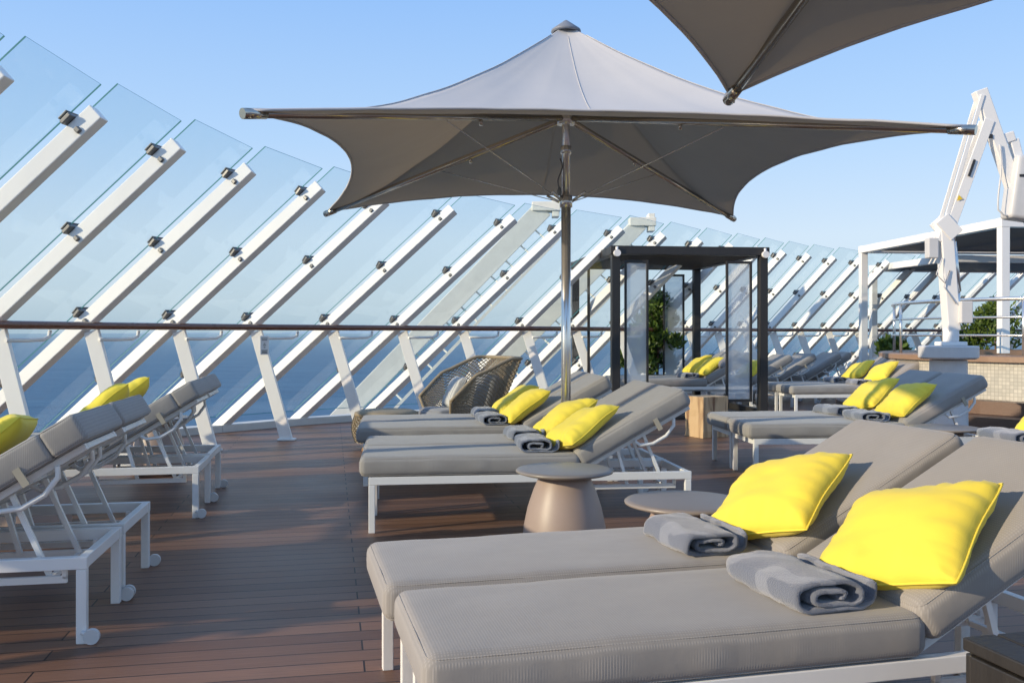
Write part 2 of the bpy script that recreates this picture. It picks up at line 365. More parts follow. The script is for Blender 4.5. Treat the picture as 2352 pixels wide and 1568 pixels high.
P=[(-4.66,2.2),(-4.67,3.3),(-4.66,4.4),(-4.6,5.5),(-4.5,6.55),(-4.33,7.65),(-4.05,8.75),(-3.6,9.8),(-3.05,10.8),(-2.3,11.6),(-1.53,12.5),(-.73,13.2),(.19,13.9),
 (1.01,14.8),(1.82,15.7),(2.6,16.6),(3.35,17.4),(4.04,18.1),(4.78,18.8),(5.5,19.4),(6.24,19.9),(7.07,20.5),(7.9,21),(8.7,21.4),(9.54,21.8),(10.4,22.2),(11.24,22.5),(12.1,22.8),(12.95,23)]
n=len(P)
def lean(i):
    t=max(0,min(1,(i-10)/8)); return V(1.08-.26*t,-.02-.3*t,1)
def at(i,z):
    p=V(P[i][0],P[i][1],1.38); return p+lean(i)*(z-1.38)
def wdir(i):
    a=P[max(0,i-1)]; b=P[min(n-1,i+1)]; return V(b[0]-a[0],b[1]-a[1],0).normalized()
bm=bmesh.new()
outer=[at(i,0)+V(-.25,.1,0) for i in range(n)]
pts=[V(-6.4,-6,0)]+outer+[V(22,23,0),V(22,-6,0)]
vs=[bm.verts.new((p.x,p.y,0)) for p in pts]; f=bm.faces.new(vs)
bmesh.ops.triangulate(bm,faces=[f])
mk('deck',bm,M['deck'],kind='structure',label='brown composite plank deck of a ship')
bm=bmesh.new()
for i in range(n-1):
    beam(bm,at(i,.0)+V(.06,-.03,.045),at(i+1,.0)+V(.06,-.03,.045),.22,.09)
mk('screen_kerb',bm,M['curb'],kind='structure',label='low off-white kerb under the glass screen')

def nout(i):
    d=lean(i).normalized(); w=wdir(i); k=w.cross(d).normalized()
    if k.z<0: k=-k
    return d,w,k
for i in range(n):
    d,w,k=nout(i)
    b0=at(i,.03)
    e=root('windscreen_post','white slanted steel post of the glass windscreen with brace','windscreen post','slanted posts of the windscreen',loc=b0)
    bm=bmesh.new(); beam(bm,V(0,0,0),at(i,2.82)-b0,.108,.13,side=w)
    mk('post_beam',bm,M['beamwhite'],e,bevel=.008)
    for z in (.71,1.38,2.05,2.70):
        c=at(i,z)-b0
        bm=bmesh.new()
        beam(bm,c+k*.085-w*.105,c+k*.085+w*.105,.095,.034,side=d)
        beam(bm,c+k*.124-w*.095,c+k*.124+w*.095,.088,.016,side=d)
        beam(bm,c-k*.02-w*.078,c-k*.02+w*.078,.04,.045,side=d)
        mk('clamp',bm,M['dsteel'],e,bevel=.008)
    t=min(1,max(0,(i-9)/8))
    foot=V(P[i][0]+.42,P[i][1]-.12-.1*t,0)-b0; top=V(P[i][0]+.03,P[i][1],1.27)-b0
    bm=bmesh.new()
    beam(bm,foot,top,.14,.05,side=V(w.x,w.y,0)*.2+V(.9,-.2,0))
    box(bm,foot+V(0,0,.012),(.2,.12,.024))
    mk('brace',bm,M['beamwhite'],e,bevel=.006)
    bm=bmesh.new()
    q=top+V(.09,-.05,-.08); w2=V(w.x,w.y,0)
    tube(bm,[q,q+w2*.25,q+w2*.45+V(0,0,.005),q+w2*.52+V(0,0,.03),q+w2*.53+V(0,0,.085)],.017,8)
    mk('rail_bracket',bm,M['beamwhite'],e)
for i in range(n-1):
    d,w,k=nout(i); d2,w2,k2=nout(i+1)
    ww=(at(i+1,1)-at(i,1)).normalized(); gp=.068
    a=at(i,.12)+k*.112+ww*gp; b=at(i+1,.12)+k2*.112-ww*gp; c=at(i+1,2.93)+k2*.112-ww*gp; dd=at(i,2.97)+k*.112+ww*gp
    o=a.copy(); nn=(b-a).cross(dd-a).normalized()*.012
    bm=bmesh.new()
    F=[bm.verts.new(p-o) for p in (a,b,c,dd)]; B=[bm.verts.new(p-o+nn) for p in (a,b,c,dd)]
    bm.faces.new(F)
    for q in range(4):
        f=bm.faces.new((F[q],F[(q+1)%4],B[(q+1)%4],B[q])); f.material_index=1
    g=mk('glass_panel',bm,[M['glass'],M['glassedge']],recalc=False,label='slanted clear glass pane clamped to white posts',category='glass panel',group='glass panes of the windscreen'); g.location=o
bm=bmesh.new()
rp=[V(p[0]+.14,p[1]-.08,1.32) for p in P]
fine=[]
for i in range(len(rp)-1):
    p0=rp[max(0,i-1)];p1=rp[i];p2=rp[i+1];p3=rp[min(len(rp)-1,i+2)]
    for s in range(4):
        t=s/4; fine.append(.5*((2*p1)+(p2-p0)*t+(2*p0-5*p1+4*p2-p3)*t*t+(3*p1-p0-3*p2+p3)*t**3))
fine.append(rp[-1]); tube(bm,fine,.036,12)
mk('handrail',bm,M['teakrail'],label='long varnished brown handrail along the glass windscreen',category='handrail')
e=root('notice_sign','small white notice plate hanging from the handrail','sign',loc=(rp[8].x+.02,rp[8].y-.05,1.14),rz=R(30))
bm=bmesh.new(); box(bm,(0,0,-.03),(.10,.008,.22)); mk('sign_plate',bm,M['white'],e,bevel=.002)
bm=bmesh.new()
for k,(z,wd) in enumerate(((.05,.07),(.03,.06),(-.01,.02),(-.03,.035),(-.055,.02),(-.09,.07),(-.105,.06),(-.12,.065))):
    box(bm,(0,-.0065,z),(wd,.003,.007))
mk('sign_lettering',bm,M['dark'],e)

for (a,b,hh) in ((V(.55,16.2,3.45),V(-3.1,15.9,-.35),.34),(V(2.45,17.6,3.35),V(-1.6,17.2,-.75),.30)):
    e=root('support_boom','pale steel boom with rungs standing outside the windscreen','ship boom','steel booms outside the screen',loc=b)
    L_=a-b; bm=bmesh.new(); beam(bm,V(0,0,0),L_,.25,hh); mk('boom_beam',bm,M['hinge'],e,bevel=.01)
    bm=bmesh.new(); off=V(.42,-.1,-.38)
    beam(bm,off,off+L_*.96,.05,.05)
    for s in range(1,14):
        p=L_*(s/14); beam(bm,p,p+off,.03,.03)
    mk('boom_ladder',bm,M['hinge'],e)
    bm=bmesh.new(); box(bm,L_+V(.05,0,.03),(.5,.35,.16)); box(bm,L_+V(.22,0,.02),(.12,.3,.34)); mk('boom_head',bm,M['hinge'],e,bevel=.01)

# ------------------------------------------------------------------ sun lounger
def make_lounger(head):
    ANG=R(31 if head else 29)
    e=root('sun_lounger','white metal sun lounger with grey cushions and raised backrest','sun lounger','grey cushioned sun loungers')
    bm=bmesh.new()
    for y in (.03,.59): beam(bm,(0.005,y,.325),(2.09,y,.325),.035,.05)
    for x in (.024,2.07): beam(bm,(x,.048,.325),(x,.572,.325),.035,.048)
    for x in (.35,.7,1.05,1.33): beam(bm,(x,.048,.328),(x,.572,.328),.05,.016)
    for y in (.075,.545): beam(bm,(1.42,y,.25),(2.0,y,.25),.02,.03)
    for x in (1.43,1.99):
        for y in (.075,.545): beam(bm,(x,y,.25),(x,y,.31),.02,.02)
    mk('frame',bm,M['white'],e,bevel=.003)
    for x in (.025,2.068):
        for y in (.03,.59):
            bm=bmesh.new(); beam(bm,(x,y,.0),(x,y,.299),.04,.036,side=(1,0,0)); mk('leg',bm,M['white'],e,bevel=.003)
    for y in (.005,.615):
        bm=bmesh.new(); tube(bm,[(2.11,y-.011,.032),(2.11,y+.011,.032)],.031,20); tube(bm,[(2.07,y,.05),(2.11,y,.032)],.009,8)
        mk('wheel',bm,M['rubber'],e)
    c,s=math.cos(ANG),math.sin(ANG)
    def bp(l,h,y): return V(1.345+c*l-s*h,y,.352+s*l+c*h)
    bm=bmesh.new()
    for y in (.075,.545): beam(bm,bp(0,0,y),bp(.85,0,y),.032,.028)
    for l in (.02,.25,.5,.835): beam(bm,bp(l,0,.093),bp(l,0,.527),.03,.024,side=(c,0,s))
    for y in (.052,.568):
        tube(bm,[bp(.42,-.01,y),bp(.44,-.05,y),bp(.52,-.085,y),bp(.62,-.085,y),bp(.7,-.05,y),bp(.72,-.01,y)],.012,8)
    mk('backrest_frame',bm,M['white'],e,bevel=.002)
    bm=bmesh.new()
    for y in (.1,.52):
        beam(bm,bp(.5,-.02,y),(1.93,y,.25),.02,.02); beam(bm,bp(.3,-.02,y),(1.68,y,.26),.02,.02)
    beam(bm,(1.93,.1,.25),(1.93,.52,.25),.02,.02)
    mk('backrest_prop',bm,M['white'],e)
    bm=bmesh.new(); cushion(bm,(.65,.31,.413),(.70,.307,.062),.036,seed=1); mk('seat_cushion',bm,M['cushion'],e)
    rot=Matrix.Rotation(-ANG,3,'Y')
    if head:
        bm=bmesh.new(); cushion(bm,bp(.387,.078,.31),(.349,.307,.060),.020,rot,seed=2,puff=.003); mk('back_cushion',bm,M['cushion'],e)
        bm=bmesh.new(); cushion(bm,bp(.814,.078,.31),(.078,.307,.060),.020,rot,seed=3,puff=.003); mk('head_cushion',bm,M['cushion'],e)
    else:
        bm=bmesh.new(); cushion(bm,bp(.455,.078,.31),(.415,.307,.062),.036,rot,seed=2); mk('back_cushion',bm,M['cushion'],e)
    for y in (.001,.619):
        bm=bmesh.new(); beam(bm,bp(.60,-.02,y),bp(.60,.06,y),.03,.012,side=(c,0,s)); mk('strap',bm,M['strap'],e)
    return e

def make_pillow_mesh(hx,hy,T,seed,mat):
    bm=bmesh.new(); n=34; top={};bot={}
    for i in range(n+1):
        for j in range(n+1):
            u=-1+2*i/n; v=-1+2*j/n
            u=math.copysign(abs(u)**.85,u); v=math.copysign(abs(v)**.85,v)
            x=hx*u*(1-.05*(1-v*v)); y=hy*v*(1-.05*(1-u*u))
            cr_=(u*u*v*v)**2; x*=1-.03*cr_; y*=1-.03*cr_
            e_=(max(0,1-u**4)*max(0,1-v**4))**.55
            edge=min(1-abs(u),1-abs(v))
            wr=noise.noise(V(u*1.1+seed,v*1.1,seed*3))*.016+noise.noise(V(u*4+seed,v*3,seed))*.006*(1.7-e_)
            if abs(u)>abs(v): q=noise.noise(V(v*9,seed+math.copysign(5,u),0))
            else: q=noise.noise(V(u*9,seed+math.copysign(9,v),3))
            wr+=.012*q*max(0,1-edge*1.9)*(edge>0)
            z=T*e_
            sl=noise.noise(V(u+seed,v,9))*.012
            top[i,j]=bm.verts.new((x,y,z+wr*min(1,e_*3)+sl))
            if i in(0,n) or j in(0,n): bot[i,j]=top[i,j]
            else: bot[i,j]=bm.verts.new((x,y,-z*.8+wr*.4*min(1,e_*3)+sl))
    for i in range(n):
        for j in range(n):
            f=bm.faces.new((top[i,j],top[i+1,j],top[i+1,j+1],top[i,j+1])); f.smooth=True
            f=bm.faces.new((bot[i,j+1],bot[i+1,j+1],bot[i+1,j],bot[i,j])); f.smooth=True
    loop=[top[i,0].co.copy() for i in range(n)]+[top[n,j].co.copy() for j in range(n)]+[top[i,n].co.copy() for i in range(n,0,-1)]+[top[0,j].co.copy() for j in range(n,0,-1)]
    tube(bm,loop,.0035,6,closed=True)
    bmesh.ops.recalc_face_normals(bm,faces=bm.faces)
    me=bpy.data.meshes.new('pillow'); bm.to_mesh(me); bm.free(); me.materials.append(mat); return me
pm=[make_pillow_mesh(.225,.245,.082,s,M['yellow']) for s in (1.3,4.7,8.1)]
pg=[make_pillow_mesh(.22,.2,.085,s,M['cushion2']) for s in (2.3,)]
def towel_mesh(seed,turns=2.6):
    bm=bmesh.new(); prof=[]; K=110
    for k in range(K+1):
        t=k/K; a=-math.pi*.25+turns*2*math.pi*t; r=.16+.84*t
        ca,sa=math.cos(a),math.sin(a)
        x=.140*r*math.copysign(abs(ca)**.6,ca); z=.047*r*math.copysign(abs(sa)**.6,sa)
        z=max(z,-.047*r*.9)
        x+=.018*noise.noise(V(a*.5,seed,0))*r; z+=.009*noise.noise(V(a*.7,seed,5))
        prof.append((x,z))
    th=.0155; ny=16; Lh=.185
    inn=[];out=[]
    for k,(x,z) in enumerate(prof):
        a=prof[max(0,k-1)]; b=prof[min(K,k+1)]; d=V(b[0]-a[0],b[1]-a[1]).normalized(); nx_,nz_=d.y,-d.x
        ri=[];ro=[]
        for j in range(ny+1):
            y=-Lh+2*Lh*j/ny; yy=y+(.03*noise.noise(V(k*.045,seed,1)) if j in(0,ny) else 0)
            s=1+.09*noise.noise(V(y*7,seed,k*.01)); q=th*(.6 if j in (0,ny) else 1)
            wz=.009*noise.noise(V(x*14,y*13,seed))+.003*noise.noise(V(x*40,y*38,seed))
            ri.append(bm.verts.new((s*x-nx_*q*.5,yy,s*z-nz_*q*.5+wz))); ro.append(bm.verts.new((s*x+nx_*q*.5,yy,s*z+nz_*q*.5+wz)))
        inn.append(ri); out.append(ro)
    def q4(a,b,c,d):
        f=bm.faces.new((a,b,c,d)); f.smooth=True
    for k in range(K):
        for j in range(ny):
            q4(out[k][j],out[k+1][j],out[k+1][j+1],out[k][j+1]); q4(inn[k][j+1],inn[k+1][j+1],inn[k+1][j],inn[k][j])
        q4(inn[k][0],inn[k+1][0],out[k+1][0],out[k][0]); q4(out[k][ny],out[k+1][ny],inn[k+1][ny],inn[k][ny])
    for j in range(ny):
        q4(inn[0][j],out[0][j],out[0][j+1],inn[0][j+1]); q4(inn[K][j+1],out[K][j+1],out[K][j],inn[K][j])
    bmesh.ops.recalc_face_normals(bm,faces=bm.faces)
    me=bpy.data.meshes.new('towel'); bm.to_mesh(me); bm.free(); me.materials.append(M['towel']); return me
tm=[towel_mesh(1.0,2.2),towel_mesh(5.0,2.2)]

protos={False:[make_lounger(False),False],True:[make_lounger(True),False]}; cnt=0
def put_lounger(x,y,yaw,pillow=True,towel=True,label=None,z=0,py=.29,pspin=None,head=False,palong=1.46,pz=.645,ptilt=38):
    global cnt
    pr=protos[head]
    if not pr[1]: e=pr[0]; pr[1]=True; e.location=(x,y,z); e.rotation_euler=(0,0,yaw)
    else: e=copy_thing(pr[0],(x,y,z),yaw)
    if label: e['label']=label
    Mw=Matrix.Translation((x,y,z))@Matrix.Rotation(yaw,4,'Z')
    k=cnt; cnt+=1
    if pillow:
        o=bpy.data.objects.new('pillow',pm[k%3]); COL.objects.link(o)
        spin=R(random.uniform(8,26)) if pspin is None else pspin
        o.matrix_world=Mw@Matrix.Translation((palong,py,pz))@Matrix.Rotation(R(-ptilt),4,'Y')@Matrix.Rotation(spin,4,'Z')
        o['label']='plump bright yellow pillow leaning on a grey lounger backrest'
        o['category']='pillow'; o['group']='pillows on the loungers'
    if towel:
        o=bpy.data.objects.new('towel',tm[k%2]); COL.objects.link(o)
        o.matrix_world=Mw@Matrix.Translation((1.09,.25,.523))@Matrix.Rotation(R(random.uniform(-2,14)),4,'Z')
        o['label']='rolled grey patterned towel lying on a lounger cushion'; o['category']='towel'; o['group']='rolled towels on the loungers'
    return e
def pair(x,y,yaw,n=2,gap=.63,**kw):
    for k in range(n): put_lounger(x-math.sin(yaw)*gap*k,y+math.cos(yaw)*gap*k,yaw,**kw)
Y1=R(14)
put_lounger(-.16,2.19,Y1,pspin=R(26),py=.25,ptilt=34,pz=.632)
put_lounger(-.345,2.83,Y1,pspin=R(28),py=.26,ptilt=34,pz=.632,palong=1.44)
Y2=R(7)
pair(-.90,5.70,Y2,palong=1.39,pz=.612,ptilt=34,py=.25)
pair(-1.22,7.46,Y2,gap=.625,palong=1.36,pz=.615,ptilt=36,py=.27)
Y3=R(10.5)
def headed(hx,hy,yaw,**kw): put_lounger(hx-2.09*math.cos(yaw),hy-2.09*math.sin(yaw),yaw,**kw)
for (hx,hy,pp) in ((-1.71,3.67,.70),(-1.83,4.31,.68),(-2.12,6.18,.72),(-2.25,6.82,.72)): headed(hx,hy,Y3,py=.34,head=True,towel=False,palong=1.40,pz=pp,ptilt=42)
put_lounger(2.06,7.78,R(4)); put_lounger(2.02,8.45,R(4))
put_lounger(2.5,6.1,R(8))
put_lounger(4.15,13.4,R(6))
put_lounger(4.05,14.05,R(6))
for (hx,hy) in ((4.75,15.4),(5.45,16.3),(6.15,17.0),(6.6,17.7)): headed(hx,hy,R(12),towel=False,pillow=(hx<5))
put_lounger(1.75,14.25,R(7),towel=True,z=.06); put_lounger(1.68,14.88,R(7),towel=False,z=.06)
o=bpy.data.objects.new('pillow',pg[0]); COL.objects.link(o)
o.matrix_world=Matrix.Translation((3.42,14.68,.82))@Matrix.Rotation(R(7),4,'Z')@Matrix.Rotation(R(-38),4,'Y')@Matrix.Rotation(R(10),4,'Z'); o['label']='plump dark grey pillow on the cabana lounger'; o['category']='pillow'; o['group']='pillows on the loungers'

# ------------------------------------------------------------------ umbrellas
def make_umbrella(cx,cy,yaw,label,sag=.39):
    e=root('parasol',label,'parasol','grey square parasols',loc=(cx,cy,0),rz=yaw)
    HC=2.457; HA=3.68; A=2.07; HM=2.60
    bm=bmesh.new(); NR=30; NS=32
    grid=[]
    for side in range(4):
        a=R(90*side); ca,sa=math.cos(a),math.sin(a)
        for k in range(NS):
            t=k/NS; x=-A+2*A*t; y=-A+sag*4*t*(1-t)
            hb=HC+(HM-HC)*(4*t*(1-t))
            row=[]
            tt=abs(2*t-1)
            for j in range(1,NR+1):
                s=j/NR; f=1-(1-s)**(1.62+.2*(1-tt))
                z=HA-(HA-hb)*f
                z-= .03*math.sin(math.pi*s)*(1-tt**2)
                px,py=x*s,y*s
                z+=.008*noise.noise(V(px*3,py*3,side))
                z+=.008*s*(1-s)*4*noise.noise(V(t*26,side*7,s*1.2))*(.4+.6*tt)
                row.append(bm.verts.new((px*ca-py*sa,px*sa+py*ca,z)))
            grid.append(row)
    apex=bm.verts.new((0,0,HA+.01)); T=len(grid)
    for i in range(T):
        A_=grid[i];B_=grid[(i+1)%T]
        f=bm.faces.new((apex,A_[0],B_[0])); f.smooth=True
        for j in range(NR-1):
            f=bm.faces.new((A_[j],A_[j+1],B_[j+1],B_[j])); f.smooth=True
    edge_t=[g[-1].co-V(0,0,.004) for g in grid]
    seams=[[q.co+V(0,0,.003) for q in grid[i]] for i in range(0,T,NS//2)]
    bm.normal_update()
    for f in bm.faces:
        if f.normal.z<0: f.normal_flip()
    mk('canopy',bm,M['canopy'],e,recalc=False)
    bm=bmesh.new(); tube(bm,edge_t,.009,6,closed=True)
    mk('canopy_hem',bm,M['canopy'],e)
    bm=bmesh.new()
    for s_ in seams: tube(bm,s_[1:],.0030,5)
    mk('canopy_seams',bm,M['canopy'],e)
    bm=bmesh.new()
    tube(bm,[(0,0,0),(0,0,2.3)],.038,24); tube(bm,[(0,0,2.28),(0,0,HA-.03)],.032,24)
    tube(bm,[(0,0,2.24),(0,0,2.33)],.05,24); tube(bm,[(0,0,2.66),(0,0,2.72)],.042,24); tube(bm,[(0,0,2.89),(0,0,2.97)],.07,24)
    tube(bm,[(0,0,0),(0,0,.03)],.24,32); tube(bm,[(0,0,.03),(0,0,.3)],.05,24)
    mk('pole',bm,M['steel'],e)
    for sx,sy in ((-1,-1),(1,-1),(1,1),(-1,1)):
        h=V(sx*.05,sy*.05,2.93); c=V(sx*A*.998,sy*A*.998,HC-.02)
        bm=bmesh.new(); d=(c-h).normalized(); tube(bm,[h,c],.025,14)
        tube(bm,[h+(c-h)*.33-V(0,0,.0),h+(c-h)*.33-V(0,0,.06)],.014,8)
        tube(bm,[c-d*.12,c+d*.03],.030,14); tube(bm,[c+V(0,0,-.025),c+V(0,0,.025)],.024,12)
        mk('rib',bm,M['ribsteel'],e)
        bm=bmesh.new(); col=V(sx*.05,sy*.05,2.29); tube(bm,[col,col+(h+(c-h)*.33-col)*.12],.011,8); tube(bm,[col,h+(c-h)*.45-V(0,0,.03)],.004,6)
        mk('cable',bm,M['steel'],e)
    bm=bmesh.new(); revolve(bm,[(0,HA+.035),(.012,HA+.03),(.115,HA-.045),(.118,HA-.06),(.10,HA-.065)],28); mk('cap',bm,M['cap'],e)
    bm=bmesh.new(); tube(bm,[V(-.05,-.02,2.62)+V(.018*math.sin(k*.9),0,-.035*k) for k in range(8)],.006,6)
    revolve(bm,[(.012,2.39),(.02,2.36),(.012,2.33)],10,c=(-.055,-.03,.0)); mk('crank_hook',bm,M['dsteel'],e)
    return e
make_umbrella(.425,7.2,R(5.5),'large grey square parasol with steel pole and ribs')
make_umbrella(1.33,1.70,R(45+4.5),'grey square parasol with only one steel-ribbed corner showing',sag=.30)

# ------------------------------------------------------------------ side tables
def make_table(x,y):
    e=root('side_table','round bronze side table on an egg shaped base','side table','mushroom shaped side tables',loc=(x,y,0))
    bm=bmesh.new(); revolve(bm,[(0,.505),(.24,.505),(.262,.502),(.270,.495),(.268,.487),(.24,.478),(.12,.468),(0,.468)],48); mk('table_top',bm,M['tabletop'],e)
    bm=bmesh.new(); revolve(bm,[(0,.467),(.135,.467),(.15,.44),(.175,.38),(.205,.29),(.226,.19),(.232,.10),(.222,.03),(.205,0),(0,0)],48); mk('table_base',bm,M['tablebase'],e)
    return e
t0=make_table(.29,5.05)
for (x,y) in ((.775,4.1),(-2.95,5.6),(-3.15,8.15),(3.45,7.3)): copy_thing(t0,(x,y,0),0)

bm=bmesh.new(); box(bm,(0,0,.245),(.38,.34,.49)); bmesh.ops.subdivide_edges(bm,edges=bm.edges,cuts=5,use_grid_fill=True)
for v in bm.verts:
    v.co+=V(noise.noise(v.co*7+V(1,2,3)),noise.noise(v.co*7+V(5,5,3)),0)*.012
o=mk('log_stool',bm,M['log'],bevel=.004,label='squared raw timber block used as a side stool',category='stool'); o.location=(2.36,11.1,0); o.rotation_euler=(0,0,R(28))

# ------------------------------------------------------------------ cabana
CB=root('cabana','black timber framed cabana with frosted sliding panels','cabana',loc=(1.48,13.1,0),rz=R(7))
W,Dp,Hc=2.2,3.0,2.46
for (x,y) in ((0,0),(W,0),(W,Dp),(0,Dp)):
    bm=bmesh.new(); beam(bm,(x,y,0),(x,y,Hc-.08),.12,.12,side=(1,0,0)); mk('post',bm,M['black'],CB,bevel=.005)
bm=bmesh.new()
for y in (0,Dp): beam(bm,(-.08,y,Hc-.02),(W+.08,y,Hc-.02),.14,.12)
for x in (0,W): beam(bm,(x,.072,Hc-.022),(x,Dp-.072,Hc-.022),.14,.115)
for k in range(1,24):
    y=.072+(Dp-.144)*k/24; beam(bm,(.071,y,Hc-.02),(W-.071,y,Hc-.02),.03,.09)
mk('roof_frame',bm,M['black'],CB,bevel=.004)
bm=bmesh.new()
beam(bm,(.061,Dp,.08),(W-.061,Dp,.08),.08,.12)
for x in (0,W): beam(bm,(x,.061,.08),(x,Dp-.061,.08),.08,.12)
box(bm,(W/2,Dp/2,.03),(W-.1,Dp-.1,.05))
mk('base_frame',bm,M['black'],CB,bevel=.004)
def screen(x,y,ang,z0=.25,z1=2.30,w=.36):
    d=V(math.cos(ang),math.sin(ang),0); c=V(x,y,0)
    bm=bmesh.new()
    a=c-d*w/2; b=c+d*w/2
    for q in (a,b): beam(bm,q+V(0,0,z0),q+V(0,0,z1),.03,.045,side=d)
    for z in (z0+.02,z1-.02): beam(bm,a+d*.0155+V(0,0,z),b-d*.0155+V(0,0,z),.035,.04)
    fr=mk('screen_frame',bm,M['black'],CB,bevel=.003)
    bm=bmesh.new(); beam(bm,c+V(0,0,z0+.045),c+V(0,0,z1-.045),w-.035,.008,side=d); mk('frosted_pane',bm,M['frost'],fr)
screen(.31,.0,R(0),w=.32); screen(W-.36,.0,R(0)); screen(.0,Dp*.62,R(78),w=.5); screen(W-.42,Dp,R(0),w=.36)
for (x,y) in ((0,0),(W,0)):
    bm=bmesh.new(); tube(bm,[(x,y-.075,Hc-.07),(x,y-.14,Hc-.07)],.05,14); tube(bm,[(x+.0,y-.1,Hc-.11),(x+.0,y-.1,Hc+.02)],.02,8); mk('spotlight',bm,M['white'],CB)

# ------------------------------------------------------------------ plants
def leafcloud(bm,fn,count,size):
    for _ in range(count):
        p=fn(); a=random.uniform(0,6.28); up=V(random.gauss(0,.5),random.gauss(0,.5),random.uniform(.1,1)).normalized()
        s=up.cross(V(math.cos(a),math.sin(a),.2)).normalized(); L=size*random.uniform(.7,1.4); w=L*.2
        vs=[bm.verts.new(p),bm.verts.new(p+up*L*.5+s*w),bm.verts.new(p+up*L),bm.verts.new(p+up*L*.5-s*w)]; bm.faces.new(vs)
def bush(x,y,h,r,label,pot=(.26,.5),cone=True,count=2600,size=.1,z0=0):
    e=root('potted_bush',label,'potted bush',loc=(x,y,z0))
    bm=bmesh.new(); revolve(bm,[(0,0),(pot[0]*.7,0),(pot[0]*.95,pot[1]*.5),(pot[0],pot[1]*.97),(pot[0]*.93,pot[1]),(pot[0]*.85,pot[1]*.9),(0,pot[1]*.88)],28); mk('planter',bm,M['pot'],e)
    lobes=[]
    for _ in range(26):
        t=random.random(); rr=r*((1-t)**.6 if cone else math.sqrt(max(.05,1-(2*t-1)**2)))
        a=random.uniform(0,6.28); q=rr*random.uniform(.35,.9); lobes.append((V(q*math.cos(a),q*math.sin(a),pot[1]+.1+t*(h-pot[1]-.15)),r*random.uniform(.22,.4)))
    def fn():
        c,rad=random.choice(lobes); d=V(random.gauss(0,1),random.gauss(0,1),random.gauss(0,1)).normalized()*rad*random.uniform(.6,1.05); return c+d
    bm=bmesh.new(); leafcloud(bm,fn,count,size); mk('foliage',bm,M['plant'],e,recalc=False)
    bm=bmesh.new(); tube(bm,[(0,0,pot[1]*.8),(.02,0,h*.5),(0,.02,h*.85)],[.025,.018,.006],8)
    for k in range(8):
        a=k*2.4; z=pot[1]+.1+(h-pot[1])*.08*k; tube(bm,[(0,0,z),(.6*r*math.cos(a),.6*r*math.sin(a),z+.15)],[.01,.004],5)
    mk('stem',bm,M['darkdeckwood'],e)
bush(2.62,16.5,2.0,.55,'tall leafy green bush in a white planter',count=5200)
bush(2.1,16.3,1.3,.3,'low leafy green bush in a white planter',count=1200)
bush(9.45,17.9,1.8,.55,'leafy green bush in a white planter by the hot tub',cone=False,count=2600)
bush(7.9,19.0,1.05,.33,'short spiky plant in a white bowl planter',pot=(.38,.75),cone=False,count=900,size=.16)

# ------------------------------------------------------------------ wicker chair and ottoman
def lattice(bm,fn,nu,nv,closed=False):
    vt={}
    def g(i,j):
        if closed: i%= (2*nu)
        if (i,j) not in vt: vt[i,j]=bm.verts.new(fn(i/(2*nu),j/nv))
        return vt[i,j]
    for j in range(0,nv-1):
        for i in range(0,2*nu-(0 if closed else 1)):
            if (i+j)%2==0:
                if not closed and i+2>2*nu: continue
                try: bm.faces.new((g(i,j+1),g(i+1,j),g(i+2,j+1),g(i+1,j+2)))
                except ValueError: pass
e=root('wicker_chair','low angular woven wicker armchair with grey cushion and wooden legs','armchair',loc=(-.52,10.3,0),rz=R(208))
def shell(u,v):
    a=-128+256*u; ar=R(a); f=max(0,math.cos(R(a)/1.5))
    ca,sa=math.cos(ar),math.sin(ar)
    sq=1/max(abs(ca),abs(sa))**.85
    r=(.32+.08*v)*sq
    back=max(0,ca)**.5
    top=.44+.53*min(1,f**.8*1.2)
    z=.25+(top-.25)*v
    return V(-ca*r-.22*v*back+.08, sa*r*(1+.14*v), z)
bm=bmesh.new(); lattice(bm,shell,54,34)
o=mk('woven_shell',bm,M['wicker'],e,recalc=False); w=o.modifiers.new('wire','WIREFRAME'); w.thickness=.0165; w.use_even_offset=False
bm=bmesh.new(); tube(bm,[shell(u/60,1) for u in range(61)],.02,8); tube(bm,[shell(0,v/8) for v in range(9)],.018,8); tube(bm,[shell(1,v/8) for v in range(9)],.018,8)
revolve(bm,[(0,.23),(.33,.23),(.38,.26),(.33,.29),(0,.29)],28,c=(.06,0,0)); mk('shell_rim',bm,M['wicker'],e)
for sx,sy in ((1,1),(1,-1),(-1,1),(-1,-1)):
    bm=bmesh.new(); tube(bm,[(sx*.22,sy*.20,.25),(sx*.32,sy*.30,0)],[.03,.018],10); mk('leg',bm,M['teak'],e)
bm=bmesh.new(); cushion(bm,(.12,0,.35),(.34,.29,.06),.05,puff=.02); mk('seat_cushion',bm,M['cushion2'],e)
bm=bmesh.new(); cushion(bm,(-.22,0,.58),(.05,.25,.2),.04,Matrix.Rotation(R(-18),3,'Y'),puff=.01); mk('back_cushion',bm,M['cushion2'],e)
me=make_pillow_mesh(.19,.16,.07,3.3,M['stripe']); o=bpy.data.objects.new('pillow',me); COL.objects.link(o); o.matrix_world=Matrix.Translation((-.64,10.18,.60))@Matrix.Rotation(R(205),4,'Z')@Matrix.Rotation(R(62),4,'Y'); o['label']='small grey and white striped pillow in the wicker chair'; o['category']='pillow'
e=root('wicker_ottoman','low round woven wicker ottoman beside the wicker chair','ottoman',loc=(-1.36,9.9,0))
bm=bmesh.new(); lattice(bm,lambda u,v:V(.33*math.cos(6.2832*u)*(1+.12*math.sin(math.pi*v)),.33*math.sin(6.2832*u)*(1+.12*math.sin(math.pi*v)),.08+.3*v),36,14,closed=True)
o=mk('woven_body',bm,M['wicker'],e,recalc=False); w=o.modifiers.new('wire','WIREFRAME'); w.thickness=.017; w.use_even_offset=False
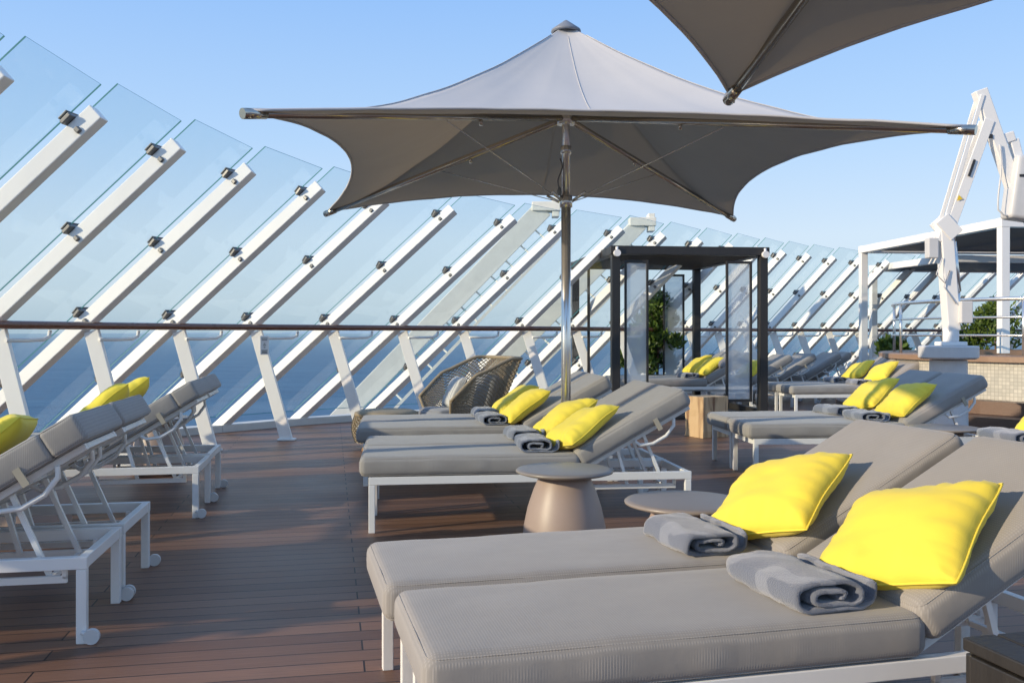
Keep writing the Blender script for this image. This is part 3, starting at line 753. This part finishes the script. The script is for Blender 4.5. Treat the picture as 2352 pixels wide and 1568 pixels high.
bm=bmesh.new(); revolve(bm,[(0,.42),(.28,.42),(.34,.40),(.345,.37),(0,.36)],32); mk('ottoman_top',bm,M['wicker'],e)
for sx,sy in ((1,1),(1,-1),(-1,1),(-1,-1)):
    bm=bmesh.new(); tube(bm,[(sx*.18,sy*.18,.1),(sx*.22,sy*.22,0)],.018,8); mk('leg',bm,M['teak'],e)

# ------------------------------------------------------------------ hot tub
e=root('hot_tub','raised round hot tub clad in pale mosaic tiles with wood rim','hot tub',loc=(9.0,14.2,0))
bm=bmesh.new(); uv=bm.loops.layers.uv.new('UVMap'); r=3.0; seg=72
for k in range(seg):
    a0=2*math.pi*k/seg; a1=2*math.pi*(k+1)/seg
    vs=[bm.verts.new((r*math.cos(a),r*math.sin(a),z)) for a,z in ((a0,0),(a1,0),(a1,.86),(a0,.86))]
    f=bm.faces.new(vs); f.smooth=True
    for l,(u,v) in zip(f.loops,((a0*r,0),(a1*r,0),(a1*r,.86),(a0*r,.86))): l[uv].uv=(u,v)
mk('tiled_wall',bm,M['tile'],e)
bm=bmesh.new(); revolve(bm,[(2.5,.8),(2.5,.935),(2.55,.945),(3.05,.945),(3.08,.93),(3.08,.86),(3.05,.85),(3.01,.85)],72,smooth=False); mk('wooden_rim',bm,M['rim'],e)
bm=bmesh.new(); revolve(bm,[(0,.80),(2.5,.80)],48); mk('tub_water',bm,M['tubwater'],e)
bm=bmesh.new()
revolve(bm,[(3.001,0),(3.75,0),(3.75,.16),(3.001,.16)],72,smooth=False); revolve(bm,[(3.001,.165),(3.30,.165),(3.30,.34),(3.001,.34)],72,smooth=False)
mk('steps',bm,M['darkdeckwood'],e)
e=root('guard_rail','curved polished steel guard rail on the hot tub rim','guard rail',loc=(9.0,14.2,.94))
pts=[V(2.85*math.cos(R(a)),2.85*math.sin(R(a)),.78) for a in range(150,262,6)]
bm=bmesh.new(); tube(bm,pts,.028,10); mk('top_rail',bm,M['steel'],e)
for dz in (.25,.5):
    bm=bmesh.new(); tube(bm,[p-V(0,0,dz) for p in pts],.016,8); mk('lower_rail',bm,M['steel'],e)
for p in pts[::4]:
    bm=bmesh.new(); tube(bm,[V(p.x,p.y,0),p],.024,10); mk('rail_post',bm,M['steel'],e)

# ------------------------------------------------------------------ pergolas
def pergola(x,y,w,d,h,rz,z0=0):
    e=root('pergola','white steel pergola with dark slatted roof','pergola','white pergolas',loc=(x,y,0),rz=rz)
    for (a,b,zz) in ((0,0,z0),(w,0,z0),(w,d,0),(0,d,0)):
        bm=bmesh.new(); beam(bm,(a,b,zz),(a,b,h-.07),.13,.13,side=(1,0,0)); mk('post',bm,M['white'],e,bevel=.005)
    bm=bmesh.new()
    for b in (0,d): beam(bm,(-.07,b,h),(w+.07,b,h),.14,.14)
    for a in (0,w): beam(bm,(a,.071,h-.001),(a,d-.071,h-.001),.138,.136)
    mk('roof_frame',bm,M['white'],e,bevel=.005)
    bm=bmesh.new()
    for k in range(1,30): beam(bm,(.07,d*k/30,h-.02),(w-.07,d*k/30,h-.02),.07,.03)
    for a in (w*.33,w*.66): beam(bm,(a,.07,h+.03),(a,d-.07,h+.03),.06,.06)
    mk('roof_slats',bm,M['dark'],e)
pergola(7.47,13.9,4.2,4.5,2.93,R(5.2),z0=.945)
pergola(8.6,18.0,4.0,2.8,2.72,R(8))

# ------------------------------------------------------------------ pool lift
e=root('pool_lift','white hydraulic pool lift crane on a round pedestal','pool lift',loc=(5.25,11.0,0))
bm=bmesh.new(); revolve(bm,[(0,0),(.22,0),(.21,.93),(0,.93)],40,smooth=False); revolve(bm,[(0,.94),(.30,.94),(.335,.96),(.335,1.09),(.32,1.1),(0,1.1)],48,smooth=False); mk('pedestal',bm,M['rubber'],e,bevel=.006)
bm=bmesh.new(); beam(bm,(.03,0,1.101),(.03,0,1.15),.30,.22,side=(1,0,0)); tube(bm,[(.03,0,1.15),(.03,0,1.3)],.09,24)
beam(bm,(.04,0,1.28),(-.06,0,2.62),.17,.15,side=(0,1,0)); mk('mast',bm,M['white'],e,bevel=.01)
bm=bmesh.new()
for yy in (-.07,.07):
    beam(bm,(-.14,yy,2.35),(.38,yy,4.10),.016,.05,side=(0,1,0)); beam(bm,(-.01,yy,2.50),(.46,yy,3.80),.02,.12,side=(0,1,0))
    beam(bm,(-.12,yy*1.3,2.62),(.06,yy*1.3,2.42),.02,.18,side=(0,1,0))
mk('lower_arm',bm,M['white'],e,bevel=.005)
bm=bmesh.new(); beam(bm,(.37,0,4.17),(.80,0,2.95),.13,.15,side=(0,1,0)); beam(bm,(.62,0,3.57),(.78,0,3.62),.1,.12,side=(0,1,0)); beam(bm,(.78,0,3.58),(.98,0,2.75),.08,.11,side=(0,1,0)); mk('upper_arm',bm,M['white'],e,bevel=.01)
bm=bmesh.new(); tube(bm,[(.12,0,1.75),(.06,0,2.35)],.035,14); tube(bm,[(.12,0,1.35),(.12,0,1.8)],.022,12); tube(bm,[(.06,0,2.3),(.07,0,2.6)],.02,12); mk('actuator',bm,M['steel'],e)
bm=bmesh.new(); cushion(bm,(.88,-.02,2.98),(.17,.13,.38),.05,Matrix.Rotation(R(8),3,'Y'),piping=False,wr=0); mk('battery_box',bm,M['rubber'],e)
for (c_,s_) in (((-.21,-.02,2.27),(.12,.12,.24)),((.15,-.1,1.5),(.14,.12,.26))):
    bm=bmesh.new(); box(bm,c_,s_); mk('control_box',bm,M['rubber'],e,bevel=.01)
bm=bmesh.new(); box(bm,(.83,-.158,3.12),(.12,.004,.03)); box(bm,(.47,-.076,3.6),(.05,.004,.05)); beam(bm,(.2,-.096,3.12),(.27,-.096,3.32),.004,.03,side=(0,1,0)); mk('label_plate',bm,M['dark'],e)
bm=bmesh.new(); tube(bm,[(.93,0,2.62),(.98,0,2.5),(1.1,0,2.45),(1.15,0,2.3)],.035,10); mk('seat_hook',bm,M['dark'],e)
bm=bmesh.new()
vs=[bm.verts.new(p) for p in ((.06,-.094,2.83),(.13,-.094,2.85),(.08,-.094,2.9))]; bm.faces.new(vs); mk('warning_triangle',bm,M['yellowmark'],e)
bm=bmesh.new(); tube(bm,[V(.57+.02*math.sin(k*.4),-.09,3.5-.06*k) for k in range(14)]+[V(.62,-.09,2.66),V(.75,-.09,2.64),V(.85,-.07,2.72)],.010,6); mk('cable',bm,M['rubber'],e)
bm=bmesh.new(); tube(bm,[V(-.12,-.1,2.15),V(-.2,-.12,1.95),V(-.1,-.12,1.85),V(-.03,-.1,2.0),V(-.1,-.1,1.8),V(.05,-.1,1.6)],.007,6); mk('cable',bm,M['rubber'],e)

# ------------------------------------------------------------------ dark slatted crate table next to nearest lounger
e=root('slatted_box_table','black slatted timber box table beside a lounger','side table',loc=(1.33,1.96,0),rz=R(14))
bm=bmesh.new()
for k in range(5): box(bm,(-.19+.095*k,0,.530),(.088,.46,.03))
for z in (.465,.372,.28,.187,.095):
    for sy in (-1,1): box(bm,(0,sy*.222,z),(.45,.018,.085))
    for sx in (-1,1): box(bm,(sx*.222,0,z),(.018,.42,.085))
mk('slats',bm,M['black'],e,bevel=.004)
for sx in (-1,1):
    for sy in (-1,1):
        bm=bmesh.new(); beam(bm,(sx*.19,sy*.19,0),(sx*.19,sy*.19,.514),.04,.04,side=(1,0,0)); mk('leg',bm,M['black'],e)

# ------------------------------------------------------------------ light, world, camera
az=V(-.90,-.44,0).normalized(); EL=R(19)
sd=V(az.x*math.cos(EL),az.y*math.cos(EL),math.sin(EL))
ld=bpy.data.lights.new('sun','SUN'); ld.energy=4.6; ld.angle=R(.8); ld.color=(1,.82,.58)
lo=bpy.data.objects.new('sun',ld); COL.objects.link(lo); lo.rotation_euler=sd.to_track_quat('Z','Y').to_euler()
w=bpy.data.worlds.new('World'); scene.world=w; w.use_nodes=True; t=w.node_tree; t.nodes.clear(); L=t.links.new
sk=t.nodes.new('ShaderNodeTexSky'); sk.sky_type='NISHITA'; sk.sun_disc=False; sk.sun_elevation=EL; sk.sun_rotation=math.atan2(sd.x,sd.y)
sk.air_density=1.0; sk.dust_density=.6; sk.ozone_density=1.6; sk.altitude=30
tc=t.nodes.new('ShaderNodeTexCoord'); sx=t.nodes.new('ShaderNodeSeparateXYZ'); L(tc.outputs['Generated'],sx.inputs[0])
cr=t.nodes.new('ShaderNodeValToRGB'); L(sx.outputs['Z'],cr.inputs[0]); el=cr.color_ramp.elements
el[0].position=0; el[0].color=(.46,.61,.75,1)
el[1].position=.9; el[1].color=(.27,.45,.82,1)
for p_,c_ in ((.035,(.60,.73,.86,1)),(.10,(.65,.79,.95,1)),(.20,(.48,.70,1.0,1)),(.36,(.30,.55,1.0,1))):
    q=el.new(p_); q.color=c_
b1=t.nodes.new('ShaderNodeBackground'); b1.inputs[1].default_value=.15; L(sk.outputs[0],b1.inputs[0])
b2=t.nodes.new('ShaderNodeBackground'); b2.inputs[1].default_value=1.03; L(cr.outputs[0],b2.inputs[0])
mx=t.nodes.new('ShaderNodeMixShader'); mx.inputs[0].default_value=.88; L(b1.outputs[0],mx.inputs[1]); L(b2.outputs[0],mx.inputs[2])
wo=t.nodes.new('ShaderNodeOutputWorld'); L(mx.outputs[0],wo.inputs[0])

cd=bpy.data.cameras.new('camera'); cd.lens=32.14; cd.sensor_width=36; cd.clip_start=.05; cd.clip_end=150000; cd.shift_y=-.008
co=bpy.data.objects.new('camera',cd); COL.objects.link(co); co.location=(0,0,1.25); co.rotation_euler=(R(90),0,0)
scene.camera=co
scene.view_settings.view_transform='Standard'; scene.view_settings.look='None'; scene.view_settings.exposure=0
